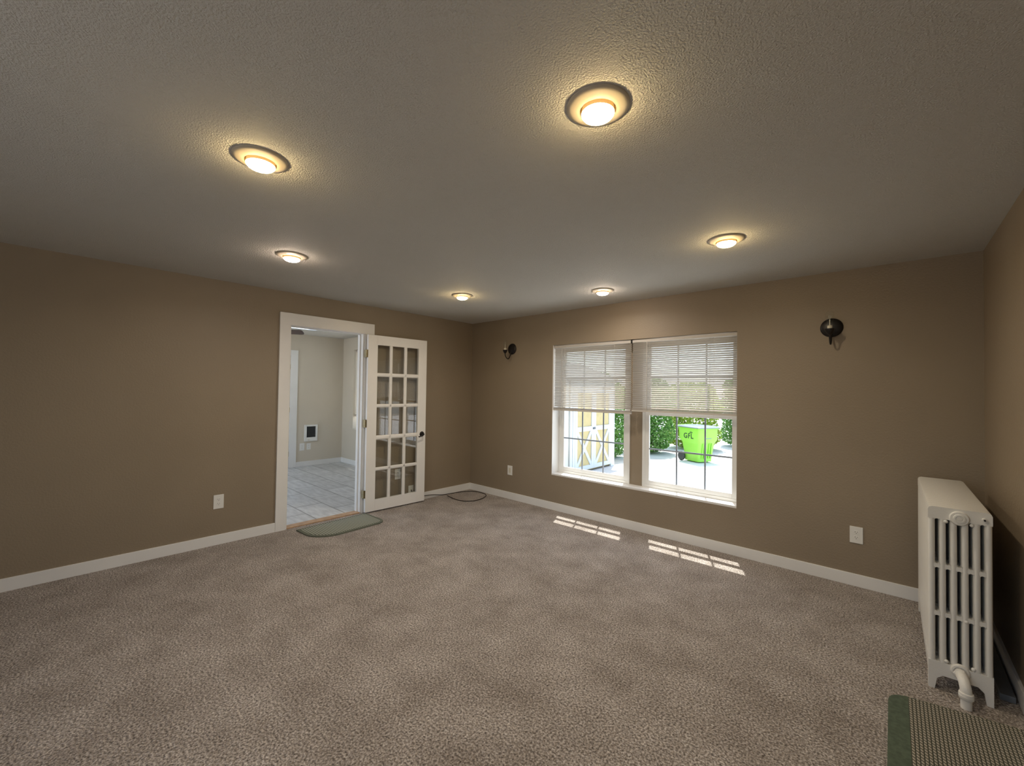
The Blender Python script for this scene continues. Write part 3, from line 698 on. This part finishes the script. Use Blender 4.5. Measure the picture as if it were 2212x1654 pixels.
d2 = thing('door_2', 'closed pale door at the far end of the tiled side room', 'door', (SX, -1.29, 0), kind='structure')
obj('door_leaf', simple(box, 0.002, 0.012, -0.90, 0.0, 0.012, 2.03, 0.002), 'door_white', d2)
for z in (1.83, 1.05, 0.25):
    bm = BM(); lathe(bm, [(0, z - 0.045), (0.006, z - 0.045), (0.006, z + 0.045), (0, z + 0.045)], origin=(0.016, 0.007, 0), n=10)
    obj('hinge', bm, 'brass', d2)
# side room window (seen edge-on) and its blind
w3 = thing('window_4', 'side room window behind a white blind', 'window', (0, -0.09, 0), kind='structure')
bm = BM(); f = 0.05
box(bm, VX0, VX0 + f, 0, 0.06, VZ0, VZ1, 0.002); box(bm, VX1 - f, VX1, 0, 0.06, VZ0, VZ1, 0.002); box(bm, VX0 + f, VX1 - f, 0, 0.06, VZ0, VZ0 + f, 0.002); box(bm, VX0 + f, VX1 - f, 0, 0.06, VZ1 - f, VZ1, 0.002); box(bm, VX0 + f, VX1 - f, 0, 0.06, 1.42, 1.46, 0.002)
obj('window_frame', bm, 'vinyl', w3)
obj('glass_pane', simple(box, VX0 + f, VX1 - f, 0.028, 0.034, VZ0 + f, VZ1 - f), 'glass', w3)
mini_blind('window_blind.002', 'white slatted blind in the side room window', VX0 + 0.006, VX1 - 0.006, VZ1 - 0.004, 0.915, -0.235, -2.9, None, (-2.95, -2.3), 'blinds in the side room', tilt=-44)
# wall heater
ht = thing('wall_heater', 'small white wall heater with a dark grille in the side room', 'heater', (SX, -0.892, 0.61))
bm = BM(); y0, y1, z0, z1 = -0.118, 0.118, -0.153, 0.153; gy0, gy1, gz0, gz1 = -0.080, 0.083, -0.082, 0.122
box(bm, 0, 0.03, y0, gy0, z0, z1, 0.004); box(bm, 0, 0.03, gy1, y1, z0, z1, 0.004); box(bm, 0, 0.03, gy0 - 0.002, gy1 + 0.002, z0, gz0, 0.004); box(bm, 0, 0.03, gy0 - 0.002, gy1 + 0.002, gz1, z1, 0.004)
obj('housing', bm, 'plate', ht)
bm = BM(); box(bm, 0.001, 0.008, gy0, gy1, gz0, gz1)
k = gz0 + 0.006
while k < gz1 - 0.004: box(bm, 0.008, 0.022, gy0, gy1, k, k + 0.005); k += 0.0125
obj('grille', bm, 'grille', ht)
obj('thermostat_knob', simple(lathe, [(0.013, 0.030), (0.012, 0.040), (0, 0.040)], origin=(0, -0.045, -0.125), axis='X', n=18), 'ceramic', ht, smooth=True)
outlet('wall_outlet', 'larger white outlet under the heater in the side room, nearer the far door', (SX, -1.042, 0.357), LW, 0.088, 0.136, group='outlets in the side room')
outlet('wall_outlet', 'smaller white outlet under the heater in the side room, nearer the corner', (SX, -0.922, 0.357), LW, 0.074, 0.117, group='outlets in the side room')
# ceiling fan
fan = thing('ceiling_fan', 'brown ceiling fan in the side room, one blade showing past the door frame', 'fan', (-1.80, -2.38, H))
obj('canopy', simple(lathe, [(0.065, 0), (0.06, -0.03), (0.03, -0.05), (0, -0.05)], n=24), 'fan', fan, smooth=True)
obj('downrod', simple(tube, [(0, 0, -0.04), (0, 0, -0.16)], 0.012, 10), 'fan', fan)
obj('motor_housing', simple(lathe, [(0, -0.14), (0.06, -0.145), (0.10, -0.17), (0.10, -0.23), (0.07, -0.26), (0, -0.26)], n=28), 'fan', fan, smooth=True)
bl = None
for k in range(5):
    a = math.radians(50 + 72 * k)
    if bl is None:
        bm = BM(); poly = round_poly([(0.12, -0.045, 0.02), (0.66, -0.068, 0.05), (0.66, 0.068, 0.05), (0.12, 0.045, 0.02)])
        prism(bm, poly, -0.003, 0.003); bmesh.ops.rotate(bm, cent=(0, 0, 0), matrix=Matrix.Rotation(math.radians(-20), 3, 'X'), verts=bm.verts)
        bl = obj('blade', bm, 'fan', fan, loc=(0, 0, -0.225)); bl.rotation_euler = (0, 0, a)
    else:
        o = bl.copy(); C.objects.link(o); o.parent = fan; o.rotation_euler = (0, 0, a)

# ================================================================== OUTSIDE
GZ = -0.40
struct('ground', simple(box, -22, 22, -22, 34, GZ - 0.1, GZ), 'concrete', 'sun-bleached pale concrete yard outside the window', 'ground')
# shed with double barn doors facing +x
shed = thing('garden_shed', 'yellow shed with white X-braced double doors outside the left window', 'shed', (-0.62, 4.47, GZ))
SH = 2.15
bm = BM(); prism_axis(bm, [(-1.18, 0.03), (1.0, 0.03), (1.0, SH), (-1.18, SH)], -2.2, -0.03, 'X'); obj('shed_walls', bm, 'shed_panel', shed)
bm = BM(); prism_axis(bm, [(0.16, SH - 0.06), (-1.10, SH + 0.42), (-2.36, SH - 0.06), (-2.36, SH - 0.02), (-1.10, SH + 0.47), (0.16, SH - 0.02)], -1.32, 1.14, 'Y'); obj('shed_roof', bm, 'roof', shed)
bm = BM(); prism_axis(bm, [(-0.03, SH - 0.02), (-2.17, SH - 0.02), (-1.10, SH + 0.40)], -1.17, 0.99, 'Y'); obj('shed_gable', bm, 'shed_panel', shed)
bm = BM()
for (y0, y1) in ((-1.18, -1.06), (-0.99, -0.90), (-0.885, -0.80), (0.82, 0.90), (0.90, 1.0)): box(bm, -0.03, 0.015, y0, y1, 0, SH)
box(bm, -0.03, 0.012, -0.90, 0.90, 1.95, 2.10)
obj('shed_trim', bm, 'shed_trim', shed)
for s, (y0, y1) in (('l', (-0.795, 0.0)), ('r', (0.004, 0.815))):
    dp = obj('shed_door', simple(box, -0.028, -0.004, y0, y1, 0.06, 1.94), 'shed_panel', shed)
    bm = BM(); t0, t1 = -0.004, 0.016; b = 0.095
    box(bm, t0, t1, y0, y0 + b, 0.06, 1.94); box(bm, t0, t1, y1 - b, y1, 0.06, 1.94)
    box(bm, t0, t1, y0 + b, y1 - b, 0.06, 0.06 + b); box(bm, t0, t1, y0 + b, y1 - b, 1.94 - b, 1.94); box(bm, t0, t1, y0 + b, y1 - b, 0.945, 1.05)
    def brace(ya, za, yb, zb, hw_=0.040, tt=0.0):
        d = Vector((yb - ya, zb - za)).normalized(); n_ = Vector((-d.y, d.x)) * hw_
        prism_axis(bm, [(ya + n_.x, za + n_.y), (ya - n_.x, za - n_.y), (yb - n_.x, zb - n_.y), (yb + n_.x, zb + n_.y)], t0, t1 - 0.002 - tt, 'X')
    brace(y0 + b, 0.06 + b, y1 - b, 0.945); brace(y0 + b, 0.945, y1 - b, 0.06 + b, tt=0.001)
    obj('door_braces', bm, 'shed_trim', dp)
bm = BM(); box(bm, 0.016, 0.035, -0.05, -0.012, 0.975, 1.02, 0.004); box(bm, 0.016, 0.035, 0.014, 0.052, 0.975, 1.02, 0.004); box(bm, 0.03, 0.036, -0.012, 0.016, 0.99, 1.005)
obj('latch', bm, 'plank', shed)

# wheeled bin: local +x = front, side with the printed mark faces local -y
bn = thing('wheeled_bin', 'lime green wheeled bin with grey lid outside the right window', 'bin', (0.70, 7.72, GZ), math.radians(-27.6))
def ring(bm, x0, x1, y0, y1, z, r=0.05, n=4):
    pts = []
    for (cx, cy, a0) in ((x1 - r, y1 - r, 0), (x0 + r, y1 - r, 90), (x0 + r, y0 + r, 180), (x1 - r, y0 + r, 270)):
        for k in range(n + 1):
            a = math.radians(a0 + 90 * k / n); pts.append(bm.verts.new((cx + r * math.cos(a), cy + r * math.sin(a), z)))
    return pts
def loft(bm, rings, cap=True):
    for A, B in zip(rings, rings[1:]):
        for k in range(len(A)): bm.faces.new((A[k], A[(k + 1) % len(A)], B[(k + 1) % len(A)], B[k]))
    if cap: bm.faces.new(rings[0][::-1]); bm.faces.new(rings[-1])
    bmesh.ops.recalc_face_normals(bm, faces=bm.faces[:])
bm = BM()
loft(bm, [ring(bm, -0.25, 0.26, -0.235, 0.235, 0.03), ring(bm, -0.27, 0.285, -0.255, 0.255, 0.28), ring(bm, -0.305, 0.32, -0.278, 0.278, 0.50), ring(bm, -0.312, 0.328, -0.282, 0.282, 0.53),
          ring(bm, -0.372, 0.362, -0.322, 0.322, 0.60), ring(bm, -0.385, 0.375, -0.335, 0.335, 0.90), ring(bm, -0.41, 0.40, -0.36, 0.36, 0.905), ring(bm, -0.41, 0.40, -0.36, 0.36, 0.93)])
body = obj('bin_body', bm, 'bin', bn, smooth=True)
bm = BM()
for (y0, y1) in ((-0.16, -0.06), (0.06, 0.16)):
    prism_axis(bm, [(0.275, 0.12), (0.30, 0.12), (0.345, 0.52), (0.315, 0.52)], y0, y0 + 0.025, 'Y'); prism_axis(bm, [(0.275, 0.12), (0.30, 0.12), (0.345, 0.52), (0.315, 0.52)], y1 - 0.025, y1, 'Y')
obj('front_ribs', bm, 'bin', body)
obj('lift_bar', simple(tube, [(0.355, -0.11, 0.66), (0.355, 0.11, 0.66)], 0.014, 8), 'lid', body)
bm = BM()
loft(bm, [ring(bm, -0.40, 0.425, -0.375, 0.375, 0.928), ring(bm, -0.40, 0.425, -0.375, 0.375, 0.945), ring(bm, -0.36, 0.38, -0.33, 0.33, 0.975), ring(bm, -0.25, 0.25, -0.2, 0.2, 0.995)])
lid = obj('lid', bm, 'lid', bn, smooth=True)
obj('handle_bar', simple(tube, smooth_path([(-0.38, -0.30, 0.90), (-0.46, -0.29, 0.955), (-0.485, -0.24, 0.96), (-0.485, 0.24, 0.96), (-0.46, 0.29, 0.955), (-0.38, 0.30, 0.90)], 5), 0.016, 8), 'bin', bn, smooth=True)
obj('axle', simple(tube, [(-0.29, -0.30, 0.125), (-0.29, 0.30, 0.125)], 0.012, 8), 'tyre', bn)
for s in (-1, 1):
    bm = BM(); lathe(bm, [(0, s * 0.265), (0.05, s * 0.262), (0.105, s * 0.27), (0.122, s * 0.277), (0.125, s * 0.295), (0.122, s * 0.315), (0.09, s * 0.322), (0, s * 0.316)], origin=(-0.29, 0, 0.125), axis='Y', n=28)
    obj('wheel', bm, 'tyre', bn, smooth=True)
# printed mark on the side panel: letters with a three-leaf sprout over the last one
def text_mesh(txt, size):
    cu = bpy.data.curves.new('text_tmp', 'FONT'); cu.body = txt; cu.size = size; cu.extrude = 0.0015; cu.offset = size * 0.012; cu.space_character = 1.12
    to = bpy.data.objects.new('text_tmp', cu); C.objects.link(to); bpy.context.view_layer.update()
    me = bpy.data.meshes.new_from_object(to.evaluated_get(bpy.context.evaluated_depsgraph_get())); bpy.data.objects.remove(to); bpy.data.curves.remove(cu)
    bm = BM(); bm.from_mesh(me); bpy.data.meshes.remove(me); return bm
bm = text_mesh('GFL', 0.195)
xs = [v.co.x for v in bm.verts]; wtx = max(xs)
for (px, pz, ang, ln) in ((wtx - 0.085, 0.150, 90, 0.075), (wtx - 0.094, 0.148, 150, 0.05), (wtx - 0.076, 0.148, 30, 0.055)):
    d = Vector((math.cos(math.radians(ang)), math.sin(math.radians(ang)))); n_ = Vector((-d.y, d.x))
    poly = [Vector((px, pz)) + d * (ln * t) + n_ * (0.016 * math.sin(PI * t)) for t in (0, .25, .5, .75, 1)] + [Vector((px, pz)) + d * (ln * t) - n_ * (0.016 * math.sin(PI * t)) for t in (.75, .5, .25)]
    prism(bm, [(q.x, q.y) for q in poly], -0.0015, 0.0015)
bmesh.ops.rotate(bm, cent=(0, 0, 0), matrix=Matrix.Rotation(PI / 2, 3, 'X'), verts=bm.verts)
# side wall leans outward between z 0.72 and 0.90 (y -0.325 to -0.335)
bmesh.ops.translate(bm, vec=(0.0 - wtx / 2, -0.3305, 0.640), verts=bm.verts)
obj('printed_mark', bm, 'logo', body)

# hedge shrubs behind the yard
def shrub(label, x, y, rx, ry, h, n, mat, seed, leaf=0.075, lift=0.0):
    rnd = random.Random(seed)
    t = thing('hedge_shrub', label, 'shrub', (x, y, GZ), group='shrubs along the yard')
    bm = BM()
    for i in range(n):
        p = Vector((rnd.uniform(-1, 1), rnd.uniform(-1, 1), rnd.uniform(-1, 1)))
        m4 = (abs(p.x) ** 4 + abs(p.y) ** 4 + abs(p.z) ** 4) ** 0.25
        p = p / m4 * (1 - 0.6 * rnd.random() ** 2)
        q = Vector((p.x * rx * (1 - 0.10 * (1 + math.sin(7 * p.z + seed))), p.y * ry * (1 - 0.10 * (1 + math.sin(6 * p.x + seed))), lift + (h - lift) * (p.z * 0.5 + 0.5)))
        d = Vector((rnd.gauss(0, 1), rnd.gauss(0, 1), rnd.gauss(0, 0.7))).normalized(); u = d.cross(Vector((rnd.random(), rnd.random(), rnd.random() + 0.1))).normalized(); w_ = d.cross(u) * 0.3
        L = leaf * rnd.uniform(0.7, 1.3)
        a = bm.verts.new(q - d * L * 0.5); b = bm.verts.new(q + u * L * 0.28 + w_ * L * 0.15); c = bm.verts.new(q + d * L * 0.5); e = bm.verts.new(q - u * L * 0.28 + w_ * L * 0.15)
        bm.faces.new((a, b, c)); bm.faces.new((a, c, e))
    obj('foliage', bm, mat, t)
    bm = BM()
    for k in range(3):
        a = seed + k * 2.1
        tube(bm, [(0.06 * math.cos(a), 0.06 * math.sin(a), -0.02), (rx * 0.3 * math.cos(a), ry * 0.3 * math.sin(a), h * 0.3), (rx * 0.3 * math.cos(a), ry * 0.3 * math.sin(a), h * 0.55)], [0.035, 0.022, 0.008], 7)
    obj('stem', bm, 'bark', t)
shrub('leafy green shrub just past the shed doors', -1.42, 6.55, 0.62, 0.55, 2.1, 7500, 'leaf', 1, 0.10, 0.04)
shrub('dense shrub in the left part of the right window view', -1.02, 8.35, 0.80, 0.65, 2.3, 9500, 'leaf', 2, 0.10, 0.04)
shrub('yellow-green shrub left of the green bin', -0.35, 10.35, 0.90, 0.75, 2.2, 9000, 'leaf_y', 3, 0.105, 0.04)
shrub('dark leafy shrub directly behind the green bin', 0.85, 12.2, 0.85, 0.7, 2.4, 9000, 'leaf', 4, 0.105, 0.04)
shrub('leafy shrub at the right of the green bin', 2.70, 12.2, 0.85, 0.8, 2.3, 8000, 'leaf', 5, 0.105, 0.04)
shrub('tall shrub behind the shed and leftmost of the hedge', -3.4, 8.6, 1.1, 0.9, 2.6, 5000, 'leaf', 6, 0.1, 0.04)
# neighbour house seen through the side room window
hs = thing('neighbour_house', 'pale yellow house wall glimpsed through the side room window', 'house', (-8.2, 3.6, GZ), math.radians(0))
obj('house_wall', simple(box, -3.0, 3.0, -0.15, 3.5, 0, 3.0), 'yellow_siding', hs)
bm = BM(); prism_axis(bm, [(-0.6, 2.95), (1.7, 4.4), (4.0, 2.95), (4.0, 2.85), (1.7, 4.2), (-0.6, 2.85)], -3.4, 3.4, 'X'); obj('house_roof', bm, 'roof', hs)
